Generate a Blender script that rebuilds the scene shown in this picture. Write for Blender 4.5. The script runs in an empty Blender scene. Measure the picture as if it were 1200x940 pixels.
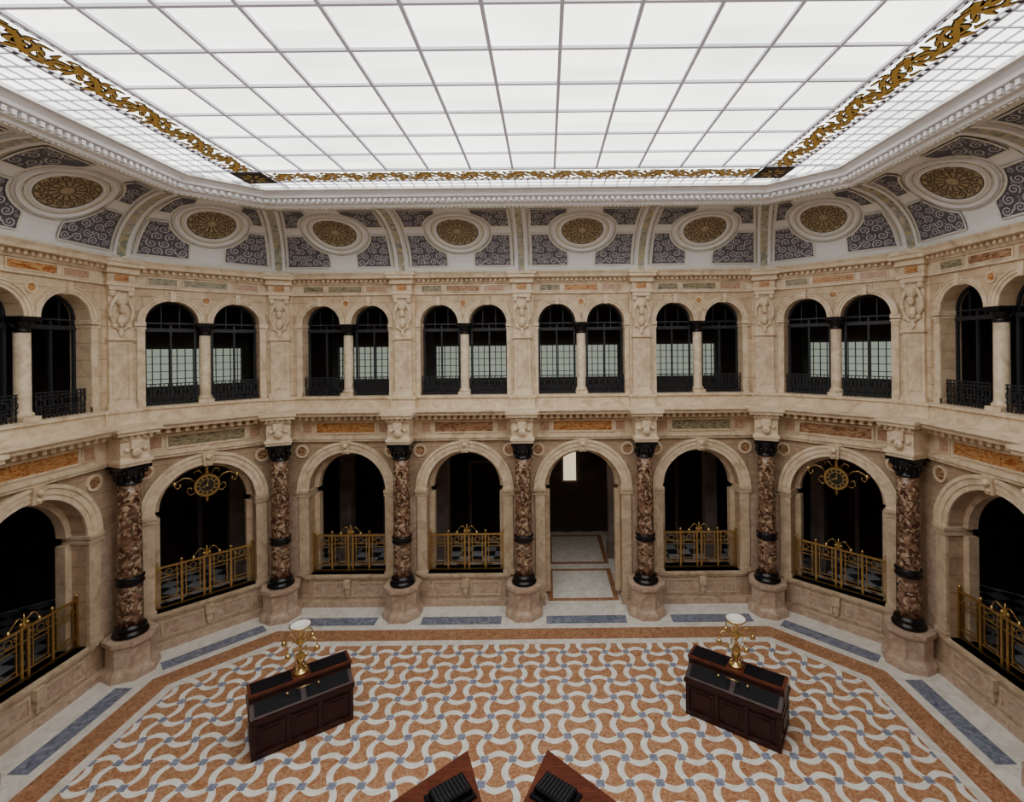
import bpy, bmesh, math, random
from math import sin, cos, pi, sqrt, radians, atan2
random.seed(7)
YC=6.875
# ---------------------------------------------------------------- materials
def newmat(name):
    m=bpy.data.materials.new(name); m.use_nodes=True
    nt=m.node_tree; nt.nodes.clear()
    out=nt.nodes.new('ShaderNodeOutputMaterial'); b=nt.nodes.new('ShaderNodeBsdfPrincipled')
    nt.links.new(b.outputs[0],out.inputs[0]); return m,nt,b
def ramp(nt,stops,interp='LINEAR'):
    r=nt.nodes.new('ShaderNodeValToRGB'); r.color_ramp.interpolation=interp
    e=r.color_ramp.elements
    while len(e)>1: e.remove(e[-1])
    e[0].position=stops[0][0]; e[0].color=(*stops[0][1],1)
    for p,c in stops[1:]:
        x=e.new(p); x.color=(*c,1)
    return r
def coords(nt,kind='Object',scale=(1,1,1)):
    tc=nt.nodes.new('ShaderNodeTexCoord'); mp=nt.nodes.new('ShaderNodeMapping')
    nt.links.new(tc.outputs[kind],mp.inputs[0]); mp.inputs['Scale'].default_value=scale
    return mp.outputs[0]
def noise(nt,vec,scale,detail=5,dist=0,rough=.55):
    n=nt.nodes.new('ShaderNodeTexNoise'); nt.links.new(vec,n.inputs['Vector'])
    n.inputs['Scale'].default_value=scale; n.inputs['Detail'].default_value=detail
    n.inputs['Distortion'].default_value=dist; n.inputs['Roughness'].default_value=rough
    return n.outputs['Fac']
def mixc(nt,f,a,b,mode='MIX'):
    m=nt.nodes.new('ShaderNodeMix'); m.data_type='RGBA'; m.blend_type=mode
    for i,v in ((0,f),(6,a),(7,b)):
        if hasattr(v,'links') or hasattr(v,'is_linked'): nt.links.new(v,m.inputs[i])
        elif i==0: m.inputs[0].default_value=v
        else: m.inputs[i].default_value=(*v,1)
    return m.outputs[2]
def plain(name,c,rough=.5,metal=0,var=.12,scale=6,bump=0,spec=.5):
    m,nt,b=newmat(name); v=coords(nt)
    f=noise(nt,v,scale)
    r=ramp(nt,[(.3,tuple(x*(1-var) for x in c)),(.7,tuple(min(1,x*(1+var)) for x in c))])
    nt.links.new(f,r.inputs[0]); nt.links.new(r.outputs[0],b.inputs['Base Color'])
    b.inputs['Roughness'].default_value=rough; b.inputs['Metallic'].default_value=metal
    b.inputs['Specular IOR Level'].default_value=spec
    return m
def marble(name,stops,scale=2.5,dist=2,rough=.3,detail=8,stretch=(1,1,1),spec=.5):
    m,nt,b=newmat(name); v=coords(nt,'Object',stretch)
    f=noise(nt,v,scale,detail,dist,.62); r=ramp(nt,stops)
    nt.links.new(f,r.inputs[0]); nt.links.new(r.outputs[0],b.inputs['Base Color'])
    b.inputs['Roughness'].default_value=rough; b.inputs['Specular IOR Level'].default_value=spec; return m
def breccia(name,stops,scale=7,rough=.22,warp=.35):
    m,nt,b=newmat(name); v=coords(nt)
    n=nt.nodes.new('ShaderNodeTexNoise'); nt.links.new(v,n.inputs['Vector']); n.inputs['Scale'].default_value=4; n.inputs['Detail'].default_value=6
    vm=nt.nodes.new('ShaderNodeVectorMath'); vm.operation='MULTIPLY_ADD'
    nt.links.new(n.outputs['Color'],vm.inputs[0]); vm.inputs[1].default_value=(warp,warp,warp); nt.links.new(v,vm.inputs[2])
    vo=nt.nodes.new('ShaderNodeTexVoronoi'); vo.inputs['Scale'].default_value=scale; nt.links.new(vm.outputs[0],vo.inputs['Vector'])
    sp=nt.nodes.new('ShaderNodeSeparateColor'); nt.links.new(vo.outputs['Color'],sp.inputs[0])
    r=ramp(nt,stops); nt.links.new(sp.outputs[0],r.inputs[0])
    f=noise(nt,v,9,8,1.5,.7); r2=ramp(nt,[(.32,(.35,.3,.28)),(.48,(.9,.9,.9)),(.7,(1.25,1.2,1.15))]); nt.links.new(f,r2.inputs[0])
    o=mixc(nt,1.0,r.outputs[0],r2.outputs[0],'MULTIPLY')
    nt.links.new(o,b.inputs['Base Color']); b.inputs['Roughness'].default_value=rough; return m
def ashlar(name,c,c2,mort,bw=.95,bh=.42):
    m,nt,b=newmat(name); uv=coords(nt,'UV'); ob=coords(nt)
    br=nt.nodes.new('ShaderNodeTexBrick'); nt.links.new(uv,br.inputs['Vector'])
    br.inputs['Scale'].default_value=1; br.inputs['Brick Width'].default_value=bw; br.inputs['Row Height'].default_value=bh
    br.inputs['Mortar Size'].default_value=.008; br.inputs['Color1'].default_value=(*c,1); br.inputs['Color2'].default_value=(*c2,1); br.inputs['Mortar'].default_value=(*mort,1)
    f=noise(nt,ob,2.2,8,1.2,.65); r=ramp(nt,[(.3,(.68,.63,.58)),(.55,(1,1,1)),(.75,(1.15,1.11,1.05))]); nt.links.new(f,r.inputs[0])
    o=mixc(nt,1.0,br.outputs[0],r.outputs[0],'MULTIPLY'); nt.links.new(o,b.inputs['Base Color'])
    b.inputs['Roughness'].default_value=.55; return m

M={}
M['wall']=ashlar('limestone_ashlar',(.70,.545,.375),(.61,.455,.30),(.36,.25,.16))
M['wallg']=ashlar('ground_ashlar_dimmed',(.50,.36,.245),(.42,.29,.195),(.25,.165,.11))  # pinker stone, also darkened: dimmer ground-level light put into the colour
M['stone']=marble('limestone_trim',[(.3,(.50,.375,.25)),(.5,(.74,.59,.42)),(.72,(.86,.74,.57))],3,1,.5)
M['stoneg']=marble('ground_limestone_trim_dimmed',[(.3,(.38,.27,.18)),(.5,(.56,.425,.295)),(.72,(.70,.57,.42))],3,1,.5)  # darker copy of the limestone trim; weaker light low down is in the colour
M['pink']=marble('pink_marble',[(.3,(.33,.215,.155)),(.5,(.48,.34,.255)),(.72,(.62,.48,.375))],4,1.5,.4)
M['black']=plain('black_marble',(.008,.007,.009),.2,0,.12,6,0,.3)
M['col']=breccia('breccia_marble',[(0,(.045,.022,.015)),(.3,(.14,.066,.04)),(.55,(.24,.13,.08)),(.75,(.34,.21,.135)),(.93,(.56,.43,.30)),(1,(.07,.04,.03))],13,.25,.28)
M['pOrange']=marble('onyx_orange',[(.25,(.12,.028,.010)),(.42,(.40,.12,.030)),(.52,(.66,.38,.15)),(.6,(.24,.07,.022)),(.75,(.50,.24,.08))],1.6,4,.25,8,(1,1,3))
M['pGreen']=marble('marble_green',[(.3,(.06,.065,.04)),(.48,(.20,.18,.11)),(.55,(.45,.36,.22)),(.7,(.13,.12,.08))],2.2,4,.25,8,(1,1,3))
M['pBrown']=marble('marble_brown',[(.3,(.10,.035,.02)),(.48,(.26,.12,.06)),(.56,(.55,.34,.19)),(.7,(.17,.07,.035))],2.2,4,.25,8,(1,1,3))
M['pRose']=marble('marble_rose',[(.3,(.34,.18,.12)),(.5,(.50,.30,.20)),(.7,(.60,.43,.30))],4,3,.3)
M['white']=plain('plaster_white',(.86,.85,.86),.6,0,.03,3)
M['cream']=plain('plaster_cream',(.76,.73,.67),.6,0,.06,5)
M['lav']=plain('lavender_panel',(.105,.098,.128),.6,0,.15,9)
M['scroll']=plain('scroll_relief_white',(.54,.53,.56),.6,0,.05,9)
M['gold']=plain('gilded_plaster',(.46,.36,.215),.5,.0,.2,14)
M['golddk']=plain('gilded_dark_pattern',(.11,.08,.045),.6,0,.2,14)  # dark lacework pattern on the gilded discs
M['brass']=plain('aged_brass',(.54,.37,.14),.38,1,.15,8)
M['brassb']=plain('polished_brass',(.80,.60,.26),.28,1,.1,8)
M['iron']=plain('wrought_iron',(.013,.015,.022),.5,0)
M['wood']=marble('dark_mahogany',[(.3,(.012,.003,.003)),(.5,(.030,.007,.006)),(.7,(.055,.013,.010))],3,1.5,.35,6,(1,1,6),.3)
M['woodtop']=marble('mahogany_top',[(.3,(.06,.014,.008)),(.5,(.11,.027,.015)),(.7,(.16,.045,.022))],3,1.5,.35,6,(1,6,1),.3)
M['leather']=plain('black_leather',(.008,.007,.010),.6,0,.1,6,0,.12)
M['fwhite']=marble('floor_white_marble',[(.3,(.58,.54,.49)),(.55,(.77,.74,.70)),(.75,(.86,.84,.81))],2,2,.3)
M['forange']=breccia('floor_orange_marble',[(0,(.30,.125,.06)),(.5,(.41,.20,.105)),(1,(.50,.29,.175))],22,.3)
M['fblue']=marble('floor_bardiglio',[(.3,(.09,.105,.155)),(.5,(.17,.19,.27)),(.7,(.31,.34,.42))],3,3,.25)
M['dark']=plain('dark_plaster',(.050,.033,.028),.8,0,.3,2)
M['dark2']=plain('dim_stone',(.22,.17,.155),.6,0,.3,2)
M['frame2']=plain('lattice_frame_paint',(.06,.06,.06),.6,0,.2,2)
M['opal']=plain('opal_glass',(.88,.88,.85),.25)
M['clock']=plain('clock_face',(.02,.018,.015),.3)
# mosaic rib
def mosaic():
    m,nt,b=newmat('rib_mosaic'); v=coords(nt)
    vo=nt.nodes.new('ShaderNodeTexVoronoi'); vo.inputs['Scale'].default_value=11; nt.links.new(v,vo.inputs['Vector'])
    sp=nt.nodes.new('ShaderNodeSeparateColor'); nt.links.new(vo.outputs['Color'],sp.inputs[0])
    r=ramp(nt,[(0,(.20,.23,.19)),(.35,(.44,.42,.31)),(.6,(.54,.45,.25)),(.85,(.34,.34,.40)),(1,(.62,.58,.50))]); nt.links.new(sp.outputs[0],r.inputs[0])
    nt.links.new(r.outputs[0],b.inputs['Base Color']); b.inputs['Roughness'].default_value=.5; return m
M['mosaic']=mosaic()
def emis(name,c,strength,base=(.5,.5,.5),cell=None):
    m,nt,b=newmat(name); b.inputs['Base Color'].default_value=(*base,1); b.inputs['Roughness'].default_value=.4
    b.inputs['Emission Color'].default_value=(*c,1); b.inputs['Emission Strength'].default_value=strength
    if cell:
        v=coords(nt,'Object')
        f=noise(nt,v,.5,4); r=ramp(nt,[(.3,tuple(x*.82 for x in c)),(.6,c)]); nt.links.new(f,r.inputs[0])
        sn=nt.nodes.new('ShaderNodeVectorMath'); sn.operation='SNAP'; nt.links.new(v,sn.inputs[0]); sn.inputs[1].default_value=(cell[0],cell[1],50)
        wn=nt.nodes.new('ShaderNodeTexWhiteNoise'); nt.links.new(sn.outputs[0],wn.inputs['Vector'])
        r2=ramp(nt,[(0,(.76,.81,.78)),(1,(1,1,1))]); nt.links.new(wn.outputs[0],r2.inputs[0])
        o=mixc(nt,1.0,r.outputs[0],r2.outputs[0],'MULTIPLY'); nt.links.new(o,b.inputs['Emission Color'])
    return m
M['sky']=emis('frosted_skylight_glass',(1.0,.985,.94),4.2,(.8,.8,.8),(.9917,.926))
M['grey']=emis('mullion_paint_spill_glow',(.75,.72,.85),.18,(.62,.60,.68))  # faint emission stands in for skylight spilling onto the painted bars
M['stgold']=emis('amber_stained_glass',(.62,.36,.06),.22,(.36,.20,.045))
M['stdark']=plain('lead_outline',(.025,.016,.016),.6)
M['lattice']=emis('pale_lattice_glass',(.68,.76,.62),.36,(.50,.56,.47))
M['farlight']=emis('lit_transom_glass',(1,.8,.5),1.0)
# floor pattern
def floorpat():
    m,nt,b=newmat('floor_axe_mosaic'); L=nt.links
    tc=nt.nodes.new('ShaderNodeTexCoord'); sx=nt.nodes.new('ShaderNodeSeparateXYZ'); L.new(tc.outputs['Object'],sx.inputs[0])
    def mt(op,a,b_=None,c=None):
        n=nt.nodes.new('ShaderNodeMath'); n.operation=op
        for i,v in enumerate((a,b_,c)):
            if v is None: continue
            if isinstance(v,(int,float)): n.inputs[i].default_value=v
            else: L.new(v,n.inputs[i])
        return n.outputs[0]
    P=.56
    u=mt('DIVIDE',sx.outputs[0],P); v=mt('DIVIDE',mt('SUBTRACT',sx.outputs[1],YC),P)
    A=.24
    def d(a,bb,s):
        n=mt('ROUND',a); sg=mt('COSINE',mt('MULTIPLY',n,pi)); w=mt('SINE',mt('MULTIPLY',bb,pi))
        return mt('ABSOLUTE',mt('SUBTRACT',mt('SUBTRACT',a,n),mt('MULTIPLY',mt('MULTIPLY',sg,w),A*s))), mt('ABSOLUTE',mt('SUBTRACT',a,n))
    dv,av=d(v,u,1); du,au=d(u,v,-1)
    band=mt('LESS_THAN',mt('MINIMUM',dv,du),.12)
    blue=mt('LESS_THAN',mt('MAXIMUM',av,au),.14)
    vec=tc.outputs['Object']
    vo=nt.nodes.new('ShaderNodeTexVoronoi'); vo.inputs['Scale'].default_value=26; L.new(vec,vo.inputs['Vector'])
    sp=nt.nodes.new('ShaderNodeSeparateColor'); L.new(vo.outputs['Color'],sp.inputs[0])
    r1=ramp(nt,[(0,(.31,.13,.06)),(.5,(.42,.21,.11)),(1,(.53,.31,.19))]); L.new(sp.outputs[0],r1.inputs[0])
    r2=ramp(nt,[(.3,(.71,.68,.64)),(.6,(.87,.86,.83))]); L.new(noise(nt,vec,2,5,2),r2.inputs[0])
    r3=ramp(nt,[(.3,(.14,.16,.25)),(.7,(.30,.33,.44))]); L.new(noise(nt,vec,5,5,2),r3.inputs[0])
    o=mixc(nt,band,r1.outputs[0],r2.outputs[0]); o=mixc(nt,blue,o,r3.outputs[0])
    L.new(o,b.inputs['Base Color']); b.inputs['Roughness'].default_value=.35; b.inputs['Specular IOR Level'].default_value=.35; return m
M['fpat']=floorpat()
def checker():
    m,nt,b=newmat('annex_checker_floor'); v=coords(nt)
    c=nt.nodes.new('ShaderNodeTexChecker'); nt.links.new(v,c.inputs[0]); c.inputs['Scale'].default_value=2.2
    c.inputs[1].default_value=(.04,.045,.07,1); c.inputs[2].default_value=(.62,.63,.70,1)
    nt.links.new(c.outputs[0],b.inputs['Base Color']); b.inputs['Roughness'].default_value=.3; return m
M['check']=checker()

# ---------------------------------------------------------------- mesh builder
class MB:
    def __init__(s): s.v=[];s.f=[];s.m=[];s.sm=[];s.uv=[];s.mats=[]
    def mi(s,k):
        if k not in s.mats: s.mats.append(k)
        return s.mats.index(k)
    def add(s,vs,fs,mat,smooth=False,T=None,uv=None):
        o=len(s.v); i=s.mi(mat)
        for k,p in enumerate(vs):
            s.uv.append(uv[k] if uv else (p[0],p[2]))
            s.v.append(T(*p) if T else tuple(p))
        for f in fs:
            s.f.append([o+a for a in f]); s.m.append(i); s.sm.append(smooth)
    def quad(s,a,b,c,d,mat,T=None): s.add([a,b,c,d],[(0,1,2,3)],mat,False,T)
    def box(s,x0,x1,y0,y1,z0,z1,mat,T=None):
        vs=[(x,y,z) for z in (z0,z1) for y in (y0,y1) for x in (x0,x1)]
        s.add(vs,[(0,2,3,1),(4,5,7,6),(0,1,5,4),(2,6,7,3),(0,4,6,2),(1,3,7,5)],mat,False,T)
    def lathe(s,prof,n,mat,T=None,c=(0,0),ph=0,smooth=True,sy=1,caps=True):
        vs=[];fs=[]
        for r,z in prof:
            for k in range(n):
                a=ph+2*pi*k/n; vs.append((c[0]+r*cos(a),c[1]+r*sy*sin(a),z))
        for j in range(len(prof)-1):
            for k in range(n):
                k2=(k+1)%n; fs.append((j*n+k,j*n+k2,(j+1)*n+k2,(j+1)*n+k))
        if caps: fs.append(tuple(range(n))[::-1]); fs.append(tuple((len(prof)-1)*n+k for k in range(n)))
        s.add(vs,fs,mat,smooth,T)
    def sphere(s,c,r,mat,T=None,sc=(1,1,1),n=10,m=6):
        vs=[(c[0]+r*sc[0]*sin(pi*j/m)*cos(2*pi*k/n),c[1]+r*sc[1]*sin(pi*j/m)*sin(2*pi*k/n),c[2]+r*sc[2]*cos(pi*j/m)) for j in range(m+1) for k in range(n)]
        fs=[(j*n+k,j*n+(k+1)%n,(j+1)*n+(k+1)%n,(j+1)*n+k) for j in range(m) for k in range(n)]
        s.add(vs,fs,mat,True,T)
    def tube(s,pts,r,mat,T=None,n=6):
        from mathutils import Vector
        P=[Vector(p) for p in pts]; vs=[];fs=[]
        for i,p in enumerate(P):
            t=(P[min(i+1,len(P)-1)]-P[max(i-1,0)]).normalized()
            u=t.cross(Vector((0.13,1,0.07))).normalized() if abs(t.y)<.9 else t.cross(Vector((1,0,0))).normalized()
            w=t.cross(u); rr=r(i/(len(P)-1)) if callable(r) else r
            for k in range(n):
                q=p+u*rr*cos(2*pi*k/n)+w*rr*sin(2*pi*k/n); vs.append(tuple(q))
        for i in range(len(P)-1):
            for k in range(n): fs.append((i*n+k,i*n+(k+1)%n,(i+1)*n+(k+1)%n,(i+1)*n+k))
        fs.append(tuple(range(n))); fs.append(tuple((len(P)-1)*n+k for k in range(n)))
        s.add(vs,fs,mat,True,T)
    def ribbon(s,pts,w,mat,Mp):
        vs=[];fs=[];n=len(pts)
        for i,(x,y) in enumerate(pts):
            a=pts[max(i-1,0)];b=pts[min(i+1,n-1)];dx=b[0]-a[0];dy=b[1]-a[1];l=sqrt(dx*dx+dy*dy) or 1
            ww=(w(i/(n-1)) if callable(w) else w)/2
            vs.append(Mp(x-dy/l*ww,y+dx/l*ww)); vs.append(Mp(x+dy/l*ww,y-dx/l*ww))
        for i in range(n-1): fs.append((2*i,2*i+1,2*i+3,2*i+2))
        s.add(vs,fs,mat)
    def mesh(s,name,recalc=True):
        me=bpy.data.meshes.new(name); me.from_pydata(s.v,[],s.f)
        for k in s.mats: me.materials.append(M[k])
        me.polygons.foreach_set('material_index',s.m); me.polygons.foreach_set('use_smooth',s.sm)
        ul=me.uv_layers.new(name='UVMap')
        for l in me.loops: ul.data[l.index].uv=s.uv[l.vertex_index]
        if recalc:
            bm=bmesh.new(); bm.from_mesh(me); bmesh.ops.recalc_face_normals(bm,faces=bm.faces); bm.to_mesh(me); bm.free()
        me.update(); return me
    def obj(s,name,parent=None,recalc=True): return inst(name,s.mesh(name,recalc),parent=parent)
def inst(name,me,loc=(0,0,0),rz=0,parent=None):
    o=bpy.data.objects.new(name,me); bpy.context.scene.collection.objects.link(o)
    o.location=loc; o.rotation_euler=(0,0,rz)
    if parent: o.parent=parent
    return o
def empty(name,loc=(0,0,0),rz=0):
    o=bpy.data.objects.new(name,None); o.empty_display_size=.2; bpy.context.scene.collection.objects.link(o); o.location=loc; o.rotation_euler=(0,0,rz); return o

# ---------------------------------------------------------------- plan geometry
HX,HY,K=7.707,8.625,.41421
def octo(d):
    a=HX-K*d; b=HY-d; c=10.5-d; e=5.832-K*d
    return [(a,YC+b),(c,YC+e),(c,YC-e),(a,YC-b),(-a,YC-b),(-c,YC-e),(-c,YC+e),(-a,YC+b)]
def sweep(mb,prof,mat,smooth=False):
    for (d0,z0),(d1,z1) in zip(prof,prof[1:]):
        A=octo(d0);B=octo(d1)
        for i in range(8):
            j=(i+1)%8
            mb.add([(*A[i],z0),(*A[j],z0),(*B[j],z1),(*B[i],z1)],[(0,1,2,3)],mat,smooth)
WALLS=[('north',90,8.625,HX,[-7.5,-3.75,0,3.75,7.5]),('northeast',45,11.548,1.975,[-1.768,1.768]),('east',0,10.5,5.832,[-5.625,-1.875,1.875,5.625]),
('southeast',-45,11.548,1.975,[-1.768,1.768]),('south',-90,8.625,HX,[-7.5,-3.75,0,3.75,7.5]),('southwest',-135,11.548,1.975,[-1.768,1.768]),
('west',180,10.5,5.832,[-5.625,-1.875,1.875,5.625]),('northwest',135,11.548,1.975,[-1.768,1.768])]
def frame(phi,dist):
    o=(cos(radians(phi)),sin(radians(phi))); t=(o[1],-o[0])
    off={45:1.3258,-45:-1.3258,135:-1.3258,-135:1.3258}.get(phi,0)
    def T(x,y,z): return (o[0]*(dist+y)+t[0]*(x+off), YC+o[1]*(dist+y)+t[1]*(x+off), z)
    return T,o,t

# arch zone
def arch_zone(mb,T,x0,x1,z0,z1,cx,hw,zb,zs,mat,depth,void=None,n=18):
    L,R=cx-hw,cx+hw
    def q(xa,xb,za,zc):
        if xb-xa>1e-5 and zc-za>1e-5: mb.quad((xa,0,za),(xb,0,za),(xb,0,zc),(xa,0,zc),mat,T)
    if void=='L': q(x0,L,z0,zb); q(x0,L,zs,z1); mb.quad((x0,0,zs),(L,0,zs),(L,depth,zs),(x0,depth,zs),mat,T); mb.quad((x0,0,zb),(L,0,zb),(L,depth,zb),(x0,depth,zb),mat,T)
    else: q(x0,L,z0,z1)
    if void=='R': q(R,x1,z0,zb); q(R,x1,zs,z1); mb.quad((R,0,zs),(x1,0,zs),(x1,depth,zs),(R,depth,zs),mat,T); mb.quad((R,0,zb),(x1,0,zb),(x1,depth,zb),(R,depth,zb),mat,T)
    else: q(R,x1,z0,z1)
    q(L,R,z0,zb)
    pts=[(cx-hw*cos(pi*k/n),zs+hw*sin(pi*k/n)) for k in range(n+1)]
    for (xa,za),(xb,zc) in zip(pts,pts[1:]):
        mb.quad((xa,0,za),(xb,0,zc),(xb,0,z1),(xa,0,z1),mat,T)
        mb.quad((xa,0,za),(xb,0,zc),(xb,depth,zc),(xa,depth,za),mat,T)
    if void!='L': mb.quad((L,0,zb),(L,0,zs),(L,depth,zs),(L,depth,zb),mat,T)
    if void!='R': mb.quad((R,0,zb),(R,0,zs),(R,depth,zs),(R,depth,zb),mat,T)
    mb.quad((L,0,zb),(R,0,zb),(R,depth,zb),(L,depth,zb),mat,T)
def ring(mb,T,cx,zc,prof,mat,a0=0,a1=pi,n=24):
    for (r0,y0),(r1,y1) in zip(prof,prof[1:]):
        for k in range(n):
            a=a0+(a1-a0)*k/n;b=a0+(a1-a0)*(k+1)/n
            mb.quad((cx+r0*cos(a),y0,zc+r0*sin(a)),(cx+r0*cos(b),y0,zc+r0*sin(b)),(cx+r1*cos(b),y1,zc+r1*sin(b)),(cx+r1*cos(a),y1,zc+r1*sin(a)),mat,T)
def disc(mb,T,cx,y,zc,r,mat,n=20):
    mb.add([(cx+r*cos(2*pi*k/n),y,zc+r*sin(2*pi*k/n)) for k in range(n)],[tuple(range(n))],mat,False,T)
def pframe(mb,T,x0,x1,z0,z1,y,w,mat,pr=.03):
    mb.box(x0-w,x1+w,y-pr,y,z1,z1+w,mat,T); mb.box(x0-w,x1+w,y-pr,y,z0-w,z0,mat,T)
    mb.box(x0-w,x0,y-pr,y,z0,z1,mat,T); mb.box(x1,x1+w,y-pr,y,z0,z1,mat,T)

AH,ZS=1.22,3.69
UH,UC,UB,US=.6,.775,6.68,8.97
pc=0
PAN=['pOrange','pBrown','pOrange','pGreen','pBrown','pOrange','pGreen']
bays=[]
for name,phi,dist,half,cols in WALLS:
    T,o,t=frame(phi,dist); mb=MB()
    edges=[-half]+cols[1:-1]+[half]
    for i in range(len(cols)-1):
        xl,xr=edges[i],edges[i+1]; cx=(cols[i]+cols[i+1])/2
        ent=(name=='north' and i==2); side=(cols[i+1]-cols[i])/2
        bays.append((name,i,cx,xl,xr,phi,dist,ent,T,o,t,half))
        B=(lambda cx,T:(lambda x,y,z:T(cx+x,y,z)))(cx,T)
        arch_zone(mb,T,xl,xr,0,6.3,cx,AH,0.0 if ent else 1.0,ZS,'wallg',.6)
        arch_zone(mb,T,xl,cx,6.3,10.5,cx-UC,UH,UB,US,'wall',.5,'R')
        arch_zone(mb,T,cx,xr,6.3,10.5,cx+UC,UH,UB,US,'wall',.5,'L')
        # parapet
        if not ent:
            for a,b in ((xl-cx,xr-cx),):
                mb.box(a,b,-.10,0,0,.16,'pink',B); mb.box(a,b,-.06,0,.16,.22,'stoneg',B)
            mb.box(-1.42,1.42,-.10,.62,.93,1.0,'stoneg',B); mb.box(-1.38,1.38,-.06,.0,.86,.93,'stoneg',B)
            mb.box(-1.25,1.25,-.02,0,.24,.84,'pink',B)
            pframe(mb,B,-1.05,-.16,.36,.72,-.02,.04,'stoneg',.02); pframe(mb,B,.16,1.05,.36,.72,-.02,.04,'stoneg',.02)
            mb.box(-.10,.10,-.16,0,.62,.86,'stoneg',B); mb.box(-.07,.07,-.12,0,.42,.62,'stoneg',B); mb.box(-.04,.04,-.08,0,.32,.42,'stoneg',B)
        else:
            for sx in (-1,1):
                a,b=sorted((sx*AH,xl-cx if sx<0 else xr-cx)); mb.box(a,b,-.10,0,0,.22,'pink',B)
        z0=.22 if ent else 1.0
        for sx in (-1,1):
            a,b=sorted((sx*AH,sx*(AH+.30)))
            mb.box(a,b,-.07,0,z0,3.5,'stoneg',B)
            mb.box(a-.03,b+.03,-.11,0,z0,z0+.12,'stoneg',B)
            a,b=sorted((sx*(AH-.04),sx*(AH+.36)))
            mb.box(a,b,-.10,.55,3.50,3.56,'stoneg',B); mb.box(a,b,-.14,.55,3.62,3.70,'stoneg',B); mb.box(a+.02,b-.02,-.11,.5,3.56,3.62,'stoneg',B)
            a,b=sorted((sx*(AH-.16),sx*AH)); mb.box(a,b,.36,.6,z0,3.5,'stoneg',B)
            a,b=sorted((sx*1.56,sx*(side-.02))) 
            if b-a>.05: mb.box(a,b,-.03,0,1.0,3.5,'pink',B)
            ring(mb,B,sx*1.42,4.94,[(.21,0),(.21,-.05),(.15,-.05),(.15,-.02)],'stone',0,2*pi,20); disc(mb,B,sx*1.42,-.025,4.94,.15,'pBrown')
        ring(mb,B,0,ZS,[(AH,0),(AH,-.05),(AH+.12,-.05),(AH+.12,-.08),(AH+.24,-.08),(AH+.26,-.12),(AH+.34,-.12),(AH+.34,0)],'stone')
        ring(mb,B,0,ZS,[(AH,.36),(AH-.14,.36),(AH-.14,.6)],'stoneg')
        mb.add([(-.10,-.10,4.86),(.10,-.10,4.86),(.15,-.2,5.26),(-.15,-.2,5.26),(-.10,0.1,4.86),(.10,0.1,4.86),(.15,0,5.26),(-.15,0,5.26)],[(0,1,2,3),(0,3,7,4),(1,5,6,2),(0,4,5,1),(3,2,6,7)],'stone',False,B)
        mb.sphere((0,-.17,5.12),.08,'stone',B); mb.sphere((0,-.13,4.95),.05,'stone',B)
        # lower frieze panels
        pm=PAN[pc%len(PAN)]; pc+=1
        mb.box(-.92,.92,-.095,-.07,5.54,5.84,pm,B); pframe(mb,B,-.92,.92,5.54,5.84,-.08,.05,'stone',.045)
        for sx in (-1,1):
            a,b=sorted((sx*1.06,sx*1.34)); mb.box(a,b,-.095,-.07,5.54,5.84,'pRose',B); pframe(mb,B,a,b,5.54,5.84,-.08,.03,'stone',.035)
        # upper archivolts
        for sx in (-1,1):
            ring(mb,B,sx*UC,US,[(UH,0),(UH,-.04),(UH+.06,-.04),(UH+.07,-.07),(UH+.13,-.07),(UH+.14,-.1),(UH+.17,-.1),(UH+.17,0)],'stone',0,pi,18)
            mb.box(sx*UC-.06,sx*UC+.06,-.14,0,9.54,9.82,'stone',B)
            a,b=sorted((sx*(UC+UH-.02),sx*(UC+UH+.22))); mb.box(a,b,-.08,.45,8.86,8.97,'stone',B); mb.box(a,b,-.06,.45,8.78,8.83,'stone',B)
            a,b=sorted((sx*(UC+UH),sx*(UC+UH+.17))); mb.box(a,b,-.04,0,UB,8.78,'stone',B); mb.box(a,b,-.07,0,UB,UB+.14,'stone',B)
        # colonnette
        mb.box(-.19,.19,-.02,.42,UB,UB+.10,'stone',B); mb.lathe([(.19,UB+.1),(.19,UB+.16),(.15,UB+.2),(.145,UB+.24),(.14,8.62)],16,'stone',B,(0,.2))
        mb.lathe([(.15,8.62),(.16,8.65),(.15,8.68),(.15,8.74),(.21,8.84),(.22,8.87)],16,'black',B,(0,.2)); mb.box(-.22,.22,-.04,.44,8.87,8.97,'black',B)
        disc(mb,B,0,-.012,9.62,.09,'pOrange'); ring(mb,B,0,9.62,[(.13,0),(.13,-.03),(.09,-.03),(.09,-.01)],'stone',0,2*pi,14)
        # upper frieze panels
        for a,b,mm in ((-.52,.52,PAN[(pc+2)%7]),(-1.3,-.68,'pGreen'),(.68,1.3,'pRose')):
            mb.box(a,b,-.05,-.02,9.98,10.16,mm,B); pframe(mb,B,a,b,9.98,10.16,-.03,.03,'stone',.035)
    mb.obj('wall_'+name)

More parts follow.
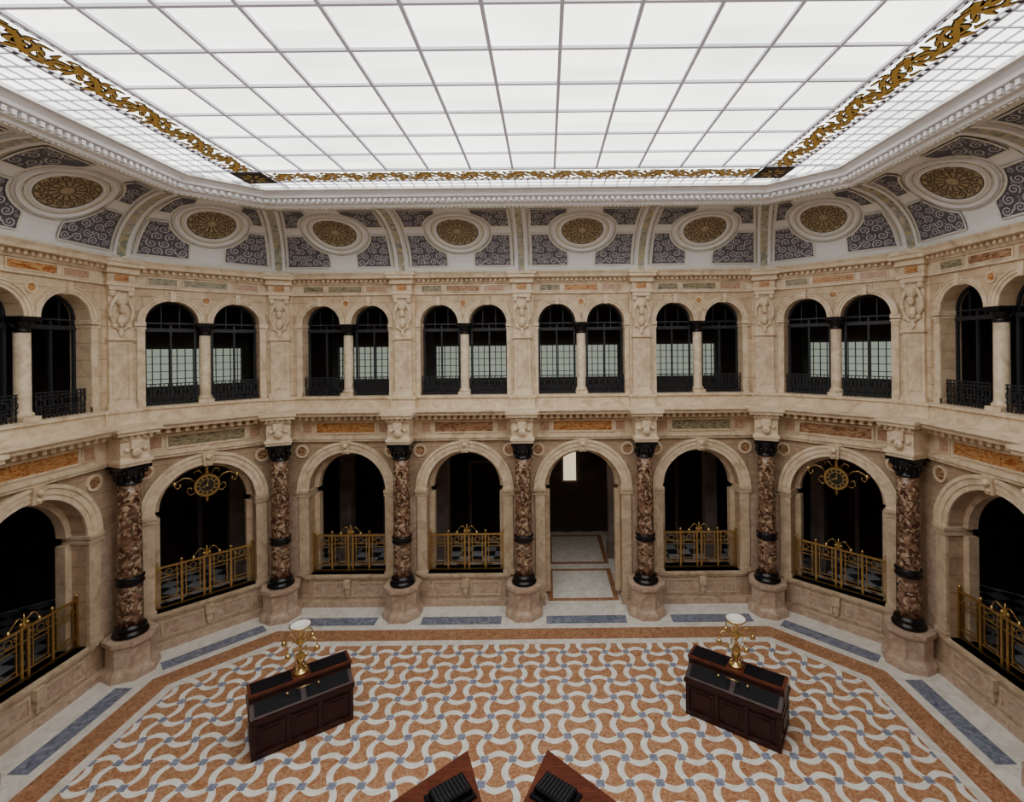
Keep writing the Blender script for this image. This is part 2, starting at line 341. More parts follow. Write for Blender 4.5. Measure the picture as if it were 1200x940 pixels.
# ---------------------------------------------------------------- swept trims
def dentils(mb,d0,d1,z0,z1,pitch,w,mat):
    for name,phi,dist,half,cols in WALLS:
        T,o,t=frame(phi,dist); hl=half-K*d1-.03; n=int(2*hl/pitch)
        for k in range(n+1):
            x=-hl+2*hl*k/n; mb.box(x-w/2,x+w/2,-d1,-d0,z0,z1,mat,T)
mb=MB()
sweep(mb,[(0,5.26),(.12,5.26),(.12,5.33),(.17,5.34),(.17,5.42),(.08,5.44),(.08,5.92),(.16,5.95),(.2,5.97)],'stone')
sweep(mb,[(.2,5.97),(.2,6.10)],'pBrown')
sweep(mb,[(.2,6.10),(.56,6.11),(.58,6.17),(.66,6.23),(.66,6.25),(.3,6.29)],'stone')
sweep(mb,[(.3,6.29),(.14,6.31),(.14,6.60),(.2,6.62),(.2,6.68),(0,6.69)],'stone')
dentils(mb,.2,.40,5.97,6.10,.20,.10,'stone'); mb.obj('trim_1')
mb=MB()
sweep(mb,[(0,9.88),(.06,9.88),(.06,9.94),(.03,9.94),(.03,10.2),(.08,10.22),(.1,10.3),(.1,10.36),(.34,10.38),(.36,10.46),(.42,10.54),(.2,10.56)],'stone')
dentils(mb,.1,.22,10.28,10.36,.15,.07,'stone'); mb.obj('trim_2')
mb=MB()
sweep(mb,[(2.2,12.07),(2.24,12.02),(2.34,12.02),(2.36,12.08),(2.46,12.09),(2.46,12.21),(2.58,12.22),(2.6,12.28),(2.68,12.36),(2.76,12.37),(2.76,12.5)],'white')
dentils(mb,2.46,2.54,12.11,12.20,.15,.08,'white')
dentils(mb,2.26,2.31,11.99,12.03,.11,.07,'cream'); mb.obj('trim_3')

# ---------------------------------------------------------------- cove ceiling
def cv(s,h=0):
    t=s*pi/2; d=.2+2*(1-cos(t)); z=10.55+1.52*sin(t); nd=cos(t)/2;nz=-sin(t)/1.5; l=sqrt(nd*nd+nz*nz)
    return d+h*nd/l, z+h*nz/l
mb=MB(); sweep(mb,[cv(k/16) for k in range(17)],'white',False)
sweep(mb,[cv(.0,.03),cv(.03,.05),cv(.05,.03),cv(.055,0)],'cream'); sweep(mb,[cv(.95,0),cv(.955,.04),cv(1,.04)],'cream')
ceil=mb.obj('ceiling')
SL=2.8; SC,SB,MA=.55,.275,.88
def spir(cx,cy,R,turns,a0,dr,n=16):
    return [(cx+R*(1-.88*k/n)*cos(a0+dr*2*pi*turns*k/n),cy+R*(1-.88*k/n)*sin(a0+dr*2*pi*turns*k/n)) for k in range(n+1)]
mb=MB()
for (name,i,cx,xl,xr,phi,dist,ent,T,o,t,half) in bays:
    def bl(s): return -half+K*cv(s)[0] if abs(xl+half)<1e-4 else xl
    def br(s): return half-K*cv(s)[0] if abs(xr-half)<1e-4 else xr
    mc=(bl(SC)+br(SC))/2
    ma=MA if name in('north','south','east','west') else .80
    def C(x,s,h): d,z=cv(s,h); return T(x,-d,z)
    n=36
    def ell(prof,mat):
        for (f0,h0),(f1,h1) in zip(prof,prof[1:]):
            vs=[];fs=[]
            for k in range(n):
                a=2*pi*k/n
                vs.append(C(mc+ma*f0*cos(a),SC+SB*f0*sin(a),h0)); vs.append(C(mc+ma*f1*cos(a),SC+SB*f1*sin(a),h1))
            for k in range(n): j=(k+1)%n; fs.append((2*k,2*k+1,2*j+1,2*j))
            mb.add(vs,fs,mat,True)
    ell([(1.04,0),(1.03,.06),(.98,.07),(.94,.03)],'white'); ell([(.94,.03),(.78,.03)],'cream'); ell([(.78,.03),(.77,.06),(.73,.06),(.71,.02)],'white')
    ell([(.71,.02),(.4,.02),(.02,.02)],'gold')
    E=lambda x,y:C(mc+ma*x,SC+SB*y,.035)
    for k in range(14):
        a=2*pi*k/14
        mb.ribbon(spir(.53*cos(a),.53*sin(a),.125,1.3,a,1,12),.040,'golddk',E)
        mb.ribbon([(.2*cos(a),.2*sin(a)),(.38*cos(a+.1),.38*sin(a+.1))],.042,'golddk',E)
    for rr in (.17,.40,.69): mb.ribbon([(rr*cos(2*pi*k/24),rr*sin(2*pi*k/24)) for k in range(25)],.03,'golddk',E)
    for rr in (.88,1.12): mb.ribbon([(rr*cos(2*pi*k/36),rr*sin(2*pi*k/36)) for k in range(37)],.03,'mosaic',E)
    for sgn in (-1,1):
        b_=(lambda s:br(s)) if sgn>0 else (lambda s:bl(s))
        mb.ribbon([(b_(s_)-sgn*.24,s_*SL) for s_ in [.08+.86*k/14 for k in range(15)]],.035,'mosaic',lambda x,y:C(x,y/SL,.03))
    for sgn in (-1,1):
        for lo in (0,1):
            s0,s1=(.085,.50) if lo==0 else (.62,.93)
            rows=[]
            N=12
            for k in range(N+1):
                s=s0+(s1-s0)*k/N; q=1-((s-SC)/(SB*1.18))**2
                e=ma*1.18*sqrt(q) if q>0 else 0
                xi=max(e,.42 if lo==0 else .5); bound=(br(s)-mc) if sgn>0 else (mc-bl(s))
                xo=bound-.32
                if xo-xi>.03: rows.append((s,xi,xo))
            if len(rows)<3: continue
            vs=[];fs=[]
            for s,xi,xo in rows:
                for q in range(4): vs.append(C(mc+sgn*(xi+(xo-xi)*q/3),s,.02))
            for a in range(len(rows)-1):
                for q in range(3): fs.append((a*4+q,a*4+q+1,a*4+q+5,a*4+q+4))
            mb.add(vs,fs,'lav')
            F=lambda x,y,h=.035:C(mc+sgn*x,y/SL,h)
            out=[(xi,s*SL) for s,xi,xo in rows]+[(xo,s*SL) for s,xi,xo in rows[::-1]]; out.append(out[0])
            mb.ribbon(out,.045,'cream',lambda x,y:F(x,y,.045))
            segs=list(zip(out,out[1:]))
            def dist2(px,py):
                m_=9
                for (ax,ay),(bx,by) in segs:
                    dx,dy=bx-ax,by-ay;l=dx*dx+dy*dy or 1e-9;u=max(0,min(1,((px-ax)*dx+(py-ay)*dy)/l)); m_=min(m_,sqrt((px-ax-u*dx)**2+(py-ay-u*dy)**2))
                return m_
            def inside(px,py):
                s=py/SL
                for (sa,ia,oa),(sb,ib,ob) in zip(rows,rows[1:]):
                    if sa<=s<=sb: return min(ia,ib)<px<max(oa,ob)
                return False
            cand=[]
            gx=[out[0][0]+k*.04 for k in range(-2,45)]; gy=[rows[0][0]*SL+k*.04 for k in range(36)]
            for px in gx:
                for py in gy:
                    if inside(px,py):
                        r=dist2(px,py)-.025
                        if r>.03: cand.append((r,px,py))
            cs=[]
            for it in range(30):
                best=None
                for r,px,py in cand:
                    rr=min(r,.13)
                    for c_,x_,y_ in cs:
                        rr=min(rr,sqrt((px-x_)**2+(py-y_)**2)-c_-.004)
                        if best is not None and rr<=best[0]: break
                    if best is None or rr>best[0]: best=(rr,px,py)
                if best is None or best[0]<.03: break
                cs.append(best)
            for q,(r,px,py) in enumerate(cs):
                mb.ribbon(spir(px,py,r,1.6,q*1.7,1 if q%2 else -1,14),lambda u,r=r:.26*r*(1-.4*u),'scroll',F)
mb.obj('cove_medallion_panels',recalc=False)

# columns list
COLS=[]
for wi,(name,phi,dist,half,cols) in enumerate(WALLS):
    T,o,t=frame(phi,dist)
    for c in cols[1:-1]:
        p=T(c,-.5,0); COLS.append((p[0],p[1],phi,False))
    a=octo(.5)[wi]; nphi=phi-22.5
    COLS.append((a[0],a[1],nphi,True))
mb=MB()
for x,y,phi,corner in COLS:
    k=1/cos(pi/8) if corner else 1
    o=(cos(radians(phi)),sin(radians(phi))); t=(o[1],-o[0]); off=.5*k
    def R(xx,s,h): d,z=cv(s,h); q=off-d*k; return (x+o[0]*q+t[0]*xx,y+o[1]*q+t[1]*xx,z)
    def strip(prof,mat):
        for (a,ha),(b,hb) in zip(prof,prof[1:]):
            vs=[];fs=[]
            for j in range(21): vs+= [R(a,j/20,ha),R(b,j/20,hb)]
            for j in range(20): fs.append((2*j,2*j+1,2*j+3,2*j+2))
            mb.add(vs,fs,mat)
    strip([(-.17,0),(-.17,.07),(-.11,.07),(-.10,.05)],'white'); strip([(.17,0),(.17,.07),(.11,.07),(.10,.05)],'white'); strip([(-.10,.05),(.10,.05)],'mosaic')
mb.obj('trim_4',recalc=False)

# ---------------------------------------------------------------- column mesh
mb=MB()
o8=pi/8; q8=1/cos(o8)
mb.lathe([(.56*q8,0),(.56*q8,.14),(.53*q8,.20),(.48*q8,.26),(.46*q8,.30),(.46*q8,.76),(.49*q8,.80),(.53*q8,.86),(.53*q8,.95),(.40*q8,.955)],8,'pink',None,(0,0),o8,False)
mb.lathe([(.38,.95),(.385,1.0),(.36,1.05),(.31,1.07),(.31,1.1),(.34,1.12),(.33,1.17),(.28,1.2),(.275,1.22)],28,'black')
prof=[(.272,1.22)]+[(.272-.035*(k/10),1.22+3.6*k/10) for k in range(1,11)]
mb.lathe(prof,32,'col')
mb.lathe([(.262,2.22),(.30,2.24),(.31,2.28),(.285,2.31),(.285,2.36),(.31,2.39),(.30,2.43),(.262,2.45)],28,'black')
mb.lathe([(.238,4.78),(.27,4.80),(.27,4.83),(.24,4.85),(.24,4.95),(.27,5.05),(.34,5.17),(.35,5.19)],28,'black')
mb.box(-.34,.34,-.34,.34,5.19,5.28,'black')
for k in range(4):
    a=pi/4+k*pi/2; mb.sphere((.33*cos(a),.33*sin(a),5.12),.075,'black')
for k in range(12):
    a=2*pi*k/12; mb.sphere((.27*cos(a),.27*sin(a),4.96),.05,'black',None,(1,1,1.9),8,5)
cm=mb.mesh('marble_column')
# pilaster / ressaut mesh
mb=MB(); Y1=.62
mb.box(-.34,.34,-.32,Y1,5.28,5.36,'stone'); mb.box(-.37,.37,-.36,Y1,5.36,5.44,'stone'); mb.box(-.32,.32,-.28,Y1,5.44,5.94,'stone')
mb.box(-.36,.36,-.34,Y1,5.94,5.99,'stone')
for k in range(5): mb.box(-.33+k*.145,-.25+k*.145,-.40,-.30,5.99,6.08,'stone')
mb.box(-.34,.34,-.34,Y1,5.99,6.08,'stone'); mb.box(-.46,.46,-.48,Y1,6.08,6.17,'stone'); mb.box(-.50,.50,-.53,Y1,6.17,6.25,'stone')
mb.box(-.13,.13,-.38,-.28,5.72,5.94,'stone'); mb.sphere((0,-.36,5.62),.12,'stone',None,(1,.6,1)); mb.sphere((-.2,-.30,5.70),.07,'stone'); mb.sphere((.2,-.30,5.70),.07,'stone')
mb.box(-.42,.42,.16,Y1,6.25,6.34,'stone'); mb.box(-.38,.38,.2,Y1,6.34,6.60,'stone'); mb.box(-.42,.42,.16,Y1,6.60,6.69,'stone')
mb.box(-.36,.36,.38,Y1,6.69,9.9,'wall')
mb.box(-.31,.31,.24,Y1,6.69,6.80,'stone'); mb.box(-.26,.26,.30,Y1,6.80,9.86,'stone'); pframe(mb,None,-.15,.15,6.98,8.35,.30,.03,'stone',.02)
mb.box(-.30,.30,.22,Y1,8.47,8.53,'stone')
mb.box(-.28,.28,.22,Y1,9.76,9.88,'stone')
# carved cartouche
mb.sphere((0,.25,9.52),.15,'stone',None,(1,.8,1.1)); mb.sphere((0,.2,9.28),.09,'stone',None,(1,.9,1.3)); 
for sx in (-1,1):
    mb.tube([(sx*(.05+.2*sin(u*pi)),.25,9.68-u*.95) for u in [k/10 for k in range(11)]],lambda u:.055*(1-.4*u),'stone')
    mb.sphere((sx*.2,.26,9.68),.085,'stone'); mb.sphere((sx*.15,.26,8.85),.07,'stone'); mb.sphere((sx*.23,.27,9.1),.06,'stone')
mb.sphere((0,.26,8.98),.11,'stone',None,(.9,.6,1.5)); mb.sphere((0,.27,8.68),.07,'stone',None,(1,.6,1.8))
mb.box(-.34,.34,.18,Y1,9.88,9.96,'stone'); mb.box(-.30,.30,.24,Y1,9.96,10.2,'stone'); mb.box(-.15,.15,.225,.24,10.0,10.16,'pOrange')
mb.box(-.36,.36,.14,Y1,10.2,10.36,'stone'); mb.box(-.42,.42,-.0,Y1,10.36,10.46,'stone'); mb.box(-.46,.46,-.04,Y1,10.46,10.56,'stone')
pm=mb.mesh('pilaster_mesh')
for q,(x,y,phi,corner) in enumerate(COLS):
    inst('marble_column',cm,(x,y,0),radians(phi-90)); inst('trim_%d'%(q+5),pm,(x,y,0),radians(phi-90))

# ---------------------------------------------------------------- windows, railings
mb=MB(); yw=.38
for sx in (-1,1):
    c=sx*UC
    ring(mb,None,c,US,[(UH,yw-.03),(UH-.06,yw-.03),(UH-.06,yw+.03),(UH,yw+.03)],'iron',0,pi,18)
    for x in (c-UH+.03,c+UH-.03): mb.box(x-.03,x+.03,yw-.03,yw+.03,UB,US,'iron')
    mb.box(c-.025,c+.025,yw-.03,yw+.03,UB,US-.05,'iron')
    mb.box(c-UH,c+UH,yw-.05,yw+.04,8.72,8.82,'iron'); mb.box(c-UH,c+UH,yw-.03,yw+.03,US-.03,US+.01,'iron')
    mb.box(c-.22,c-.195,yw-.02,yw+.02,8.82,US+.5,'iron'); mb.box(c+.195,c+.22,yw-.02,yw+.02,8.82,US+.5,'iron')
    mb.box(c-UH,c+UH,yw-.03,yw+.03,UB,UB+.06,'iron')
    yr=.12
    for z in (UB+.06,UB+.20,UB+.50,UB+.58): mb.box(c-UH,c+UH,yr-.02,yr+.02,z,z+.025,'iron')
    for k in range(13):
        x=c-UH+.03+k*(2*UH-.06)/12; mb.box(x-.01,x+.01,yr-.01,yr+.01,UB,UB+.6,'iron')
    for k in range(6):
        x=c-.5+k*.2; ring(mb,None,x,UB+.36,[(.11,yr-.015),(.085,yr-.015)],'iron',0,2*pi,12); ring(mb,None,x,UB+.13,[(.06,yr-.015),(.04,yr-.015)],'iron',0,2*pi,10)
wm=mb.mesh('window')
# brass gate railing
mb=MB(); y=.22; Z0=1.0
def bar(x0,x1,z0,z1,w=.018): mb.box(x0,x1,y-w,y+w,z0,z1,'brass')
for z,h in ((Z0+.02,.05),(Z0+1.13,.06),(Z0+.88,.025),(Z0+.22,.025)): bar(-1.2,1.2,z,z+h)
for x in (-1.18,-.60,-.07,.07,.60,1.18):
    bar(x-.028,x+.028,Z0,Z0+1.22,.03); mb.sphere((x,y,Z0+1.27),.045,'brass')
for a,b in ((-1.18,-.60),(-.60,-.07),(.07,.60),(.60,1.18)):
    m_=(a+b)/2
    for x in (a+.1,b-.1): bar(x-.012,x+.012,Z0+.22,Z0+1.15)
    bar(a+.1,b-.1,Z0+.78,Z0+.80); bar(a+.1,b-.1,Z0+.32,Z0+.34)
    ring(mb,None,m_,Z0+1.0,[(.09,y-.01),(.07,y-.01)],'brass',0,2*pi,14)
    for sx in (-1,1): mb.tube([(m_+sx*px,y,Z0+1.0+pz) for px,pz in spir(.16,0,.06,1.1,0,1,10)],.01,'brass',None,4)
mb.lathe([(.05,Z0+1.19),(.06,Z0+1.25),(.03,Z0+1.28),(.05,Z0+1.33),(.02,Z0+1.4),(.01,Z0+1.48)],10,'brass',None,(0,y))
for sx in (-1,1):
    mb.tube([(sx*(.02+.3*u),y-.05*sin(pi*u),Z0+1.3+.14*sin(pi*u*1.15)) for u in [k/8 for k in range(9)]],.014,'brass')
    mb.lathe([(.04,Z0+1.18),(.045,Z0+1.22),(.02,Z0+1.27)],10,'brassb',None,(sx*.32,y))
gm=mb.mesh('brass_gate')
# lattice panel beyond upper windows
lat=MB()
nW=0
for (name,i,cx,xl,xr,phi,dist,ent,T,o,t,half) in bays:
    nW+=1; p=T(cx,0,0); rz=radians(phi-90)
    inst('window_%d'%nW,wm,p,rz)
    if not ent: inst('brass_gate_railing',gm,p,rz)
    B=(lambda cx,T:(lambda x,y,z:T(cx+x,y,z)))(cx,T)
    lat.box(-1.75,1.75,3.40,3.46,7.0,8.25,'lattice',B)
    for k in range(17): x=-1.75+k*3.5/16; lat.box(x-.012,x+.012,3.36,3.40,7.0,8.25,'frame2',B)
    for k in range(6): z=7.0+k*.25; lat.box(-1.75,1.75,3.36,3.40,z-.010,z+.010,'frame2',B)
    for sx in (-1,1): lat.box(sx*1.75-.12,sx*1.75+.12,3.2,3.4,6.6,10.2,'frame2',B)
lat.obj('gallery_lattice_screen')
# surrounding dark rooms
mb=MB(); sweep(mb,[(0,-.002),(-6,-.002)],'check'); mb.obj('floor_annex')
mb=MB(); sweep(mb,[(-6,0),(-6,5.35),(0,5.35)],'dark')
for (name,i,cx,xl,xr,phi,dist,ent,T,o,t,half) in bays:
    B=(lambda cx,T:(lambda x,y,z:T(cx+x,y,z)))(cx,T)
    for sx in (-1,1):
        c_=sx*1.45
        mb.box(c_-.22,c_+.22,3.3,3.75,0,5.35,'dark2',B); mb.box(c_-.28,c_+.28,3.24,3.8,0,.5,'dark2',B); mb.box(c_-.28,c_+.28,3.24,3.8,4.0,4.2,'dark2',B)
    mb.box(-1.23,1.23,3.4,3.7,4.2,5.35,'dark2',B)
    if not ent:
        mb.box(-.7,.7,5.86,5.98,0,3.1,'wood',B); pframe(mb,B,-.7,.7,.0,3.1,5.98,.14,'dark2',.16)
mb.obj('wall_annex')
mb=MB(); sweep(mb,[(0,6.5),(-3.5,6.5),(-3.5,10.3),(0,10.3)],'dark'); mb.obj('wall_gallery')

# ---------------------------------------------------------------- floor
mb=MB()
sweep(mb,[(0,0),(1.35,0)],'fwhite'); sweep(mb,[(1.35,0),(1.88,0)],'forange'); sweep(mb,[(1.88,0),(2.10,0)],'fwhite')
P=octo(2.10); mb.add([(*p,0) for p in P],[tuple(range(8))],'fpat')
for (name,i,cx,xl,xr,phi,dist,ent,T,o,t,half) in bays:
    B=(lambda cx,T:(lambda x,y,z:T(cx+x,y,z)))(cx,T)
    mb.quad((-1.2,-1.12,.003),(1.2,-1.12,.003),(1.2,-.70,.003),(-1.2,-.70,.003),'fblue',B)
    if ent:
        def fl(x0,x1,y0,y1,m_,z): mb.quad((x0,y0,z),(x1,y0,z),(x1,y1,z),(x0,y1,z),m_,B)
        fl(-1.5,1.5,0,5.9,'fwhite',.004)
        for a,b in ((.15,2.4),(2.8,5.6)):
            fl(-1.15,1.15,a,b,'forange',.007); fl(-.98,.98,a+.17,b-.17,'fwhite',.010)
mb.obj('floor')
Bn=[b for b in bays if b[7]][0]; T=Bn[8]
mb=MB(); mb.box(1.45,2.0,5.9,5.98,2.3,3.6,'farlight',T); pframe(mb,T,1.45,2.0,2.3,3.6,5.9,.08,'dark2',.05); mb.obj('window_corridor')
ld=bpy.data.lights.new('entrance_fill_light','POINT'); ld.energy=40; ld.color=(1,.82,.6); ld.shadow_soft_size=.15  # added point light that brightens the entrance interior; no fixture behind it
lo=bpy.data.objects.new('entrance_fill_light',ld); bpy.context.scene.collection.objects.link(lo); lo.location=T(1.875,2.2,4.9)

# ---------------------------------------------------------------- skylight
root=empty('skylight',(0,YC,12.45))
from mathutils import Matrix
def child(mb,name):
    o_=mb.obj(name); o_.parent=root; o_.matrix_parent_inverse=Matrix.Translation((0,-YC,-12.45)); return o_
mb=MB(); P=octo(2.74); mb.add([(*p,12.45) for p in P],[tuple(range(8))],'sky'); child(mb,'frosted_panes')
BX,BY,BW=6.35,5.03,.40
mb=MB()
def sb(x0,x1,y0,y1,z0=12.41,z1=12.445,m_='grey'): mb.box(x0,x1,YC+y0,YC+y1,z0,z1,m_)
ix,iy=BX-BW,BY-BW
nx=12
for k in range(nx+1):
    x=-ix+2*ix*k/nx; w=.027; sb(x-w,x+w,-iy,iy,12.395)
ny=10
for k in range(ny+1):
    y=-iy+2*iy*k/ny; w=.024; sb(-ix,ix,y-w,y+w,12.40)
E0=2.76; AX=10.5-E0; AY=HY-E0; DG=16.332-1.41421*E0
def maxy(x): return min(AY,DG-abs(x))
def maxx(y): return min(AX,DG-abs(y))
for sx in (-1,1):
    for x in (ix+.0,ix+.09,BX+BW-.09,BX+BW,BX+BW+.25,BX+BW+.5,BX+BW+.75):
        w=.028 if x in (ix,BX+BW) else .014
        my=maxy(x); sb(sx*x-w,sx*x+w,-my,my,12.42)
    for k in range(-60,61):
        y=k*.165
        if abs(y)>BY-BW: continue
        for a,b in ((ix,ix+.09),(BX+BW-.09,BX+BW)): 
            p,q=sorted((sx*a,sx*b)); sb(p,q,y-.025,y+.025,12.42,12.444,'stdark')
        if k%2==0:
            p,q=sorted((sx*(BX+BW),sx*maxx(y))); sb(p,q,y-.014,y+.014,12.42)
for sy in (-1,1):
    for y in (iy,iy+.09,BY+BW-.09,BY+BW,BY+BW+.22):
        w=.028 if y in (iy,BY+BW) else .014
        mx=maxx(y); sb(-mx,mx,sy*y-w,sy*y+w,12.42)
    for k in range(-60,61):
        x=k*.165
        if abs(x)>BX-BW: continue
        for a,b in ((iy,iy+.09),(BY+BW-.09,BY+BW)):
            p,q=sorted((sy*a,sy*b)); sb(x-.025,x+.025,p,q,12.42,12.444,'stdark')
        if k%2==0:
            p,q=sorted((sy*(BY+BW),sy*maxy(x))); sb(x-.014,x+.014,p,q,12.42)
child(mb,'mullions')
mb=MB()
def vine(Mp,L0,L1):
    n=max(1,round((L1-L0)/.58)); u=(L1-L0)/n
    for layer,(mm,ex,h) in enumerate((('stdark',.05,.0),('stgold',0,-.012))):
        F=lambda a,c:Mp(a,max(-.30,min(.30,c)),h)
        pts=[(L0+(L1-L0)*k/(n*8),.17*cos(pi*k/8)) for k in range(n*8+1)]
        mb.ribbon(pts,.07+ex,mm,F)
        for k in range(n):
            sg=1 if k%2==0 else -1; c0=L0+u*(k+.5)
            mb.ribbon(spir(c0,0,.21,1.6,-sg*pi/2,sg,22),lambda q,ex=ex:.075*(1-.45*q)*(1+.35*sin(q*40))+ex,mm,F)
            for q in range(8):
                a=q*2*pi/8+.4
                mb.ribbon([(c0+.19*cos(a),.19*sin(a)),(c0+.24*cos(a+.1),.24*sin(a+.1)),(c0+.34*cos(a+.4),.34*sin(a+.4))],lambda t_,ex=ex:.09*(1-t_)+.01+ex*.7,mm,F)
for sy in (-1,1): vine(lambda a,c,h,sy=sy:(a,YC+sy*(BY+c),12.41+h),-ix,ix)
for sx in (-1,1): vine(lambda a,c,h,sx=sx:(sx*(BX+c),YC+a,12.41+h),-iy,iy)
for sx in (-1,1):
    for sy in (-1,1):
        a,b=sorted((sx*(BX-BW+.03),sx*(BX+BW-.03))); c_,d_=sorted((sy*(BY-BW+.03),sy*(BY+BW-.03)))
        mb.box(a,b,YC+c_,YC+d_,12.38,12.41,'stdark')
        for q in range(8):
            an=q*pi/4; mb.ribbon([(sx*BX+.08*cos(an),YC+sy*BY+.08*sin(an)),(sx*BX+.2*cos(an),YC+sy*BY+.2*sin(an)),(sx*BX+.3*cos(an),YC+sy*BY+.3*sin(an))],lambda t_:.06*sin(pi*t_)+.01,'stgold',lambda a,b:(a,b,12.372))
child(mb,'stained_scroll_border')

# ---------------------------------------------------------------- clocks
mb=MB()
def ydisc(r0,r1,ya,yb,mat,n=32):
    ring(mb,None,0,0,[(r0,yb),(r0,ya),(r1,ya),(r1,yb)],mat,0,2*pi,n)
disc(mb,None,0,-.04,0,.28,'clock',32); disc(mb,None,0,.06,0,.30,'brass',32); ydisc(.32,.26,-.07,.06,'brass'); ydisc(.19,.175,-.05,-.035,'brassb')
for k in range(12):
    a=k*pi/6; mb.ribbon([(.195*cos(a),.195*sin(a)),(.25*cos(a),.25*sin(a))],.028,'brassb',lambda x,z:(x,-.048,z))
mb.ribbon([(0,0),(-.12,-.05)],.025,'brassb',lambda x,z:(x,-.052,z)); mb.ribbon([(0,0),(.03,.18)],.018,'brassb',lambda x,z:(x,-.055,z)); mb.sphere((0,-.05,0),.03,'brassb')
for sx in (-1,1):
    mb.tube([(sx*px,0,pz) for px,pz in [(.28,.12),(.40,.26),(.55,.30),(.70,.22),(.76,.10),(.70,.02),(.62,.06),(.64,.14)]],.016,'brass')
    mb.tube([(sx*px,0,pz) for px,pz in [(.26,-.16),(.38,-.22),(.48,-.12),(.44,0),(.36,-.02),(.37,-.08)]],.013,'brass')
    mb.tube([(sx*px,0,pz) for px,pz in [(.1,.32),(.2,.46),(.32,.42),(.28,.34)]],.013,'brass')
    mb.lathe([(.02,.24),(.05,.20),(.055,.15),(.03,.12)],10,'brassb',None,(sx*.76,0))
mb.lathe([(.03,.30),(.07,.36),(.03,.44),(.05,.50),(.015,.56),(.015,.64)],10,'brass'); mb.lathe([(.01,-.50),(.05,-.42),(.03,-.36),(.06,-.32)],10,'brass')
km=mb.mesh('hanging_clock')
for (name,i,cx,xl,xr,phi,dist,ent,T,o,t,half) in bays:
    if name in ('northeast','northwest'): p=T(cx,.10,4.27); inst('hanging_clock',km,p,radians(phi-90))

# ---------------------------------------------------------------- writing desks with lamp
def desk():
    mb=MB(); L,D=1.0,.50
    mb.box(-L+.03,L-.03,-D+.03,D-.03,0,.12,'wood'); mb.box(-L+.06,L-.06,-D+.06,D-.06,.12,.72,'wood')
    mb.box(-L,L,-D,D,.72,.80,'wood'); mb.box(-L+.03,L-.03,-D+.03,D-.03,.68,.72,'wood')
    for sy in (-1,1):
        for k in range(3):
            x0=-L+.16+k*.60; Tm=(lambda x,y,z,sy=sy:(x,sy*y,z))
            mb.box(x0,x0+.48,D-.06,D-.04,.2,.62,'wood',Tm); mb.box(x0+.07,x0+.41,D-.04,D-.02,.27,.55,'wood',Tm)
        for x in (-L+.07,L-.07,-.30,.30): mb.box(x-.04,x+.04,*(sorted((sy*(D-.07),sy*(D-.02)))),.12,.70,'wood')
        for (x0,x1,m_,dz,ins) in ((-L+.02,L-.02,'wood',0,0),(-L+.10,-.05,'leather',.012,.04),(.05,L-.10,'leather',.012,.04)):
            y0,y1=.20+ins*.5,D-.01-ins; za=1.0+dz-ins*.3; zb=.83+dz+ins*.6
            mb.add([(x0,sy*y0,za),(x1,sy*y0,za),(x1,sy*y1,zb),(x0,sy*y1,zb),(x0,sy*y0,.8),(x1,sy*y0,.8),(x1,sy*y1,.8),(x0,sy*y1,.8)],[(0,1,2,3),(0,4,5,1),(1,5,6,2),(2,6,7,3),(3,7,4,0)],m_)
        mb.tube([(-.12,sy*.28,1.0),(-.12,sy*.36,1.06),(.12,sy*.36,1.06),(.12,sy*.28,1.0)],.012,'brassb')
        mb.sphere((.3,sy*.3,1.0),.03,'brassb'); mb.sphere((-.3,sy*.3,1.0),.03,'brassb')
    for sx in (-1,1):
        Tm=(lambda x,y,z,sx=sx:(sx*x,y,z)); mb.box(L-.06,L-.04,-.34,.34,.2,.62,'wood',Tm); mb.box(L-.04,L-.02,-.26,.26,.27,.55,'wood',Tm)
    mb.box(-L+.04,L-.04,-.20,.20,.8,1.12,'wood'); mb.box(-L,L,-.235,.235,1.12,1.17,'woodtop')
    mb.box(-L+.06,-.18,-.19,.19,1.17,1.178,'leather'); mb.box(.18,L-.06,-.19,.19,1.17,1.178,'leather')
    for sx in (-1,1): mb.box(*(sorted((sx*(L-.10),sx*(L-.01)))),-.21,.21,.8,1.12,'wood')
    b=mb.mesh('desk_body')
    mb=MB(); z=1.17
    mb.lathe([(.15,z),(.15,z+.03),(.10,z+.05),(.05,z+.09),(.04,z+.16),(.07,z+.22),(.10,z+.30),(.08,z+.38),(.035,z+.44),(.03,z+.55),(.05,z+.6),(.09,z+.64),(.06,z+.7),(.03,z+.75),(.03,z+.9),(.05,z+.93)],16,'brassb')
    mb.lathe([(.04,z+.90),(.11,z+.93),(.19,z+.98),(.225,z+1.03),(.21,z+1.035)],20,'brassb',caps=False)
    mb.lathe([(.05,z+.94),(.12,z+.96),(.18,z+1.0),(.205,z+1.035),(.17,z+1.03),(.08,z+1.0)],20,'opal')
    for k in range(4):
        a=pi/4+k*pi/2; pts=[]
        for r_,h_ in [(.04,.60),(.12,.70),(.22,.78),(.33,.78),(.40,.70),(.40,.62)]: pts.append((r_*cos(a),r_*sin(a),z+h_))
        mb.tube(pts,.016,'brassb'); mb.lathe([(.02,z+.63),(.05,z+.60),(.065,z+.54),(.06,z+.53)],10,'brassb',None,(.40*cos(a),.40*sin(a)))
        mb.tube([(r_*cos(a),r_*sin(a),z+h_) for r_,h_ in [(.05,.40),(.14,.36),(.2,.42),(.17,.5),(.12,.47)]],.013,'brassb')
        mb.tube([(r_*cos(a),r_*sin(a),z+h_) for r_,h_ in [(.04,.16),(.13,.14),(.17,.06),(.17,.03)]],.014,'brassb')
    return b,mb.mesh('brass_lamp')
db,dl=desk()
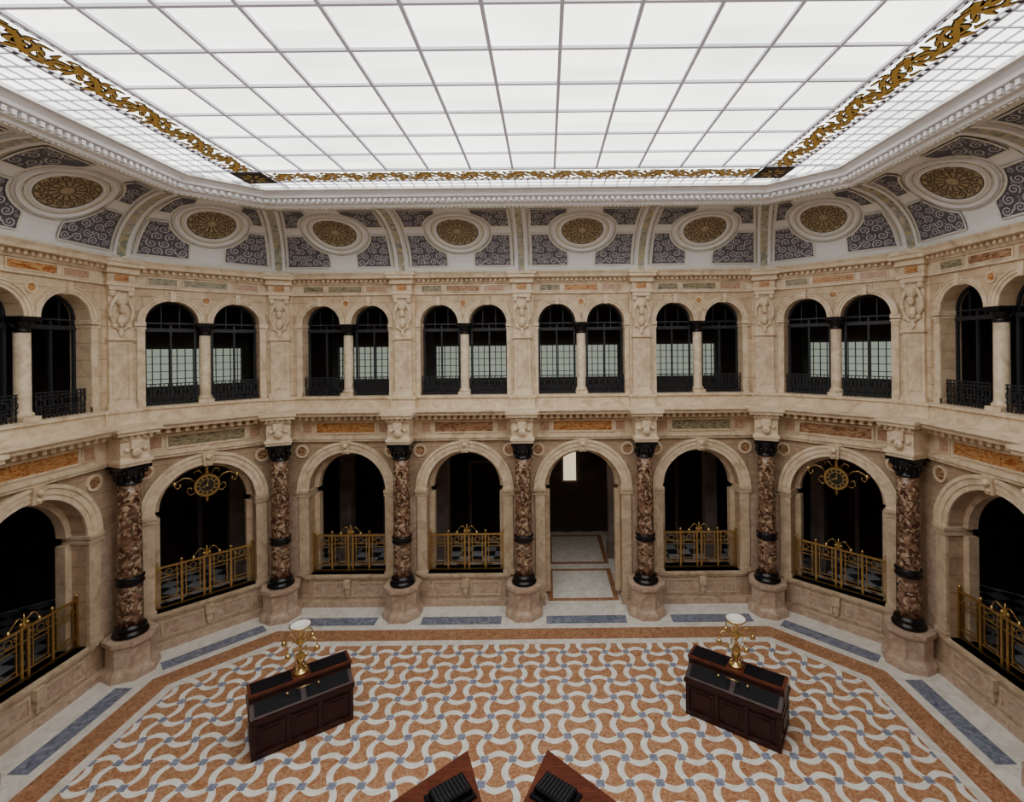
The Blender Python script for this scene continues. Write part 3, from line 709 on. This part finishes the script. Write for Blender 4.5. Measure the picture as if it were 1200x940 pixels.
for x,y,r in ((-4.66,10.58,35),(4.84,10.65,-35)):
    e=empty('writing_desk',(x,y,.003),radians(r)); inst('desk_body',db,parent=e)
    lx=empty('desk_lamp',(x,y,.006),radians(r)); inst('lamp_stand',dl,parent=lx)
# near counters
for sx in (-1,1):
    mb=MB()
    P0=[(-.70,8.53),(-.30,7.5),(-1.35,6.2),(-2.35,7.0)]; cxm=sum(p[0] for p in P0)/4; cym=sum(p[1] for p in P0)/4
    def prism(f,z0,z1,m_):
        p=[(sx*(cxm+(x-cxm)*f),cym+(y-cym)*f) for x,y in P0]
        vs=[(*q,z0) for q in p]+[(*q,z1) for q in p]
        mb.add(vs,[(0,1,2,3),(4,5,6,7),(0,1,5,4),(1,2,6,5),(2,3,7,6),(3,0,4,7)],m_)
    prism(.92,0.003,.1,'wood'); prism(.88,.1,1.04,'wood'); prism(.97,1.02,1.07,'wood'); prism(1,1.07,1.13,'woodtop')
    a=radians(35)*1
    def TR(x,y,z): 
        X=-.80+x*cos(a)-y*sin(a); Y=7.62+x*sin(a)+y*cos(a); return (sx*X,Y,z)
    mb.box(-.36,.32,-.22,.26,1.13,1.17,'leather',TR); mb.box(-.30,.27,-.16,.20,1.17,1.27,'leather',TR)
    for k in range(9): mb.box(-.27+k*.06,-.25+k*.06,-.13,.17,1.27,1.285,'iron',TR)
    mb.obj('cashier_counter')

# ---------------------------------------------------------------- world, camera
w=bpy.data.worlds.new('World'); bpy.context.scene.world=w; w.use_nodes=True
w.node_tree.nodes['Background'].inputs[0].default_value=(.6,.7,.85,1); w.node_tree.nodes['Background'].inputs[1].default_value=.3
cam=bpy.data.cameras.new('Camera'); co=bpy.data.objects.new('Camera',cam); bpy.context.scene.collection.objects.link(co)
cam.sensor_width=36; cam.lens=570/1200*36; cam.shift_x=-40/1200; cam.shift_y=-64/1200; cam.clip_start=.05
co.matrix_world=Matrix.Translation((.75,0,8.2)) @ Matrix.Rotation(pi/2,4,'X') @ Matrix.Rotation(radians(-.6),4,'Z')
bpy.context.scene.camera=co
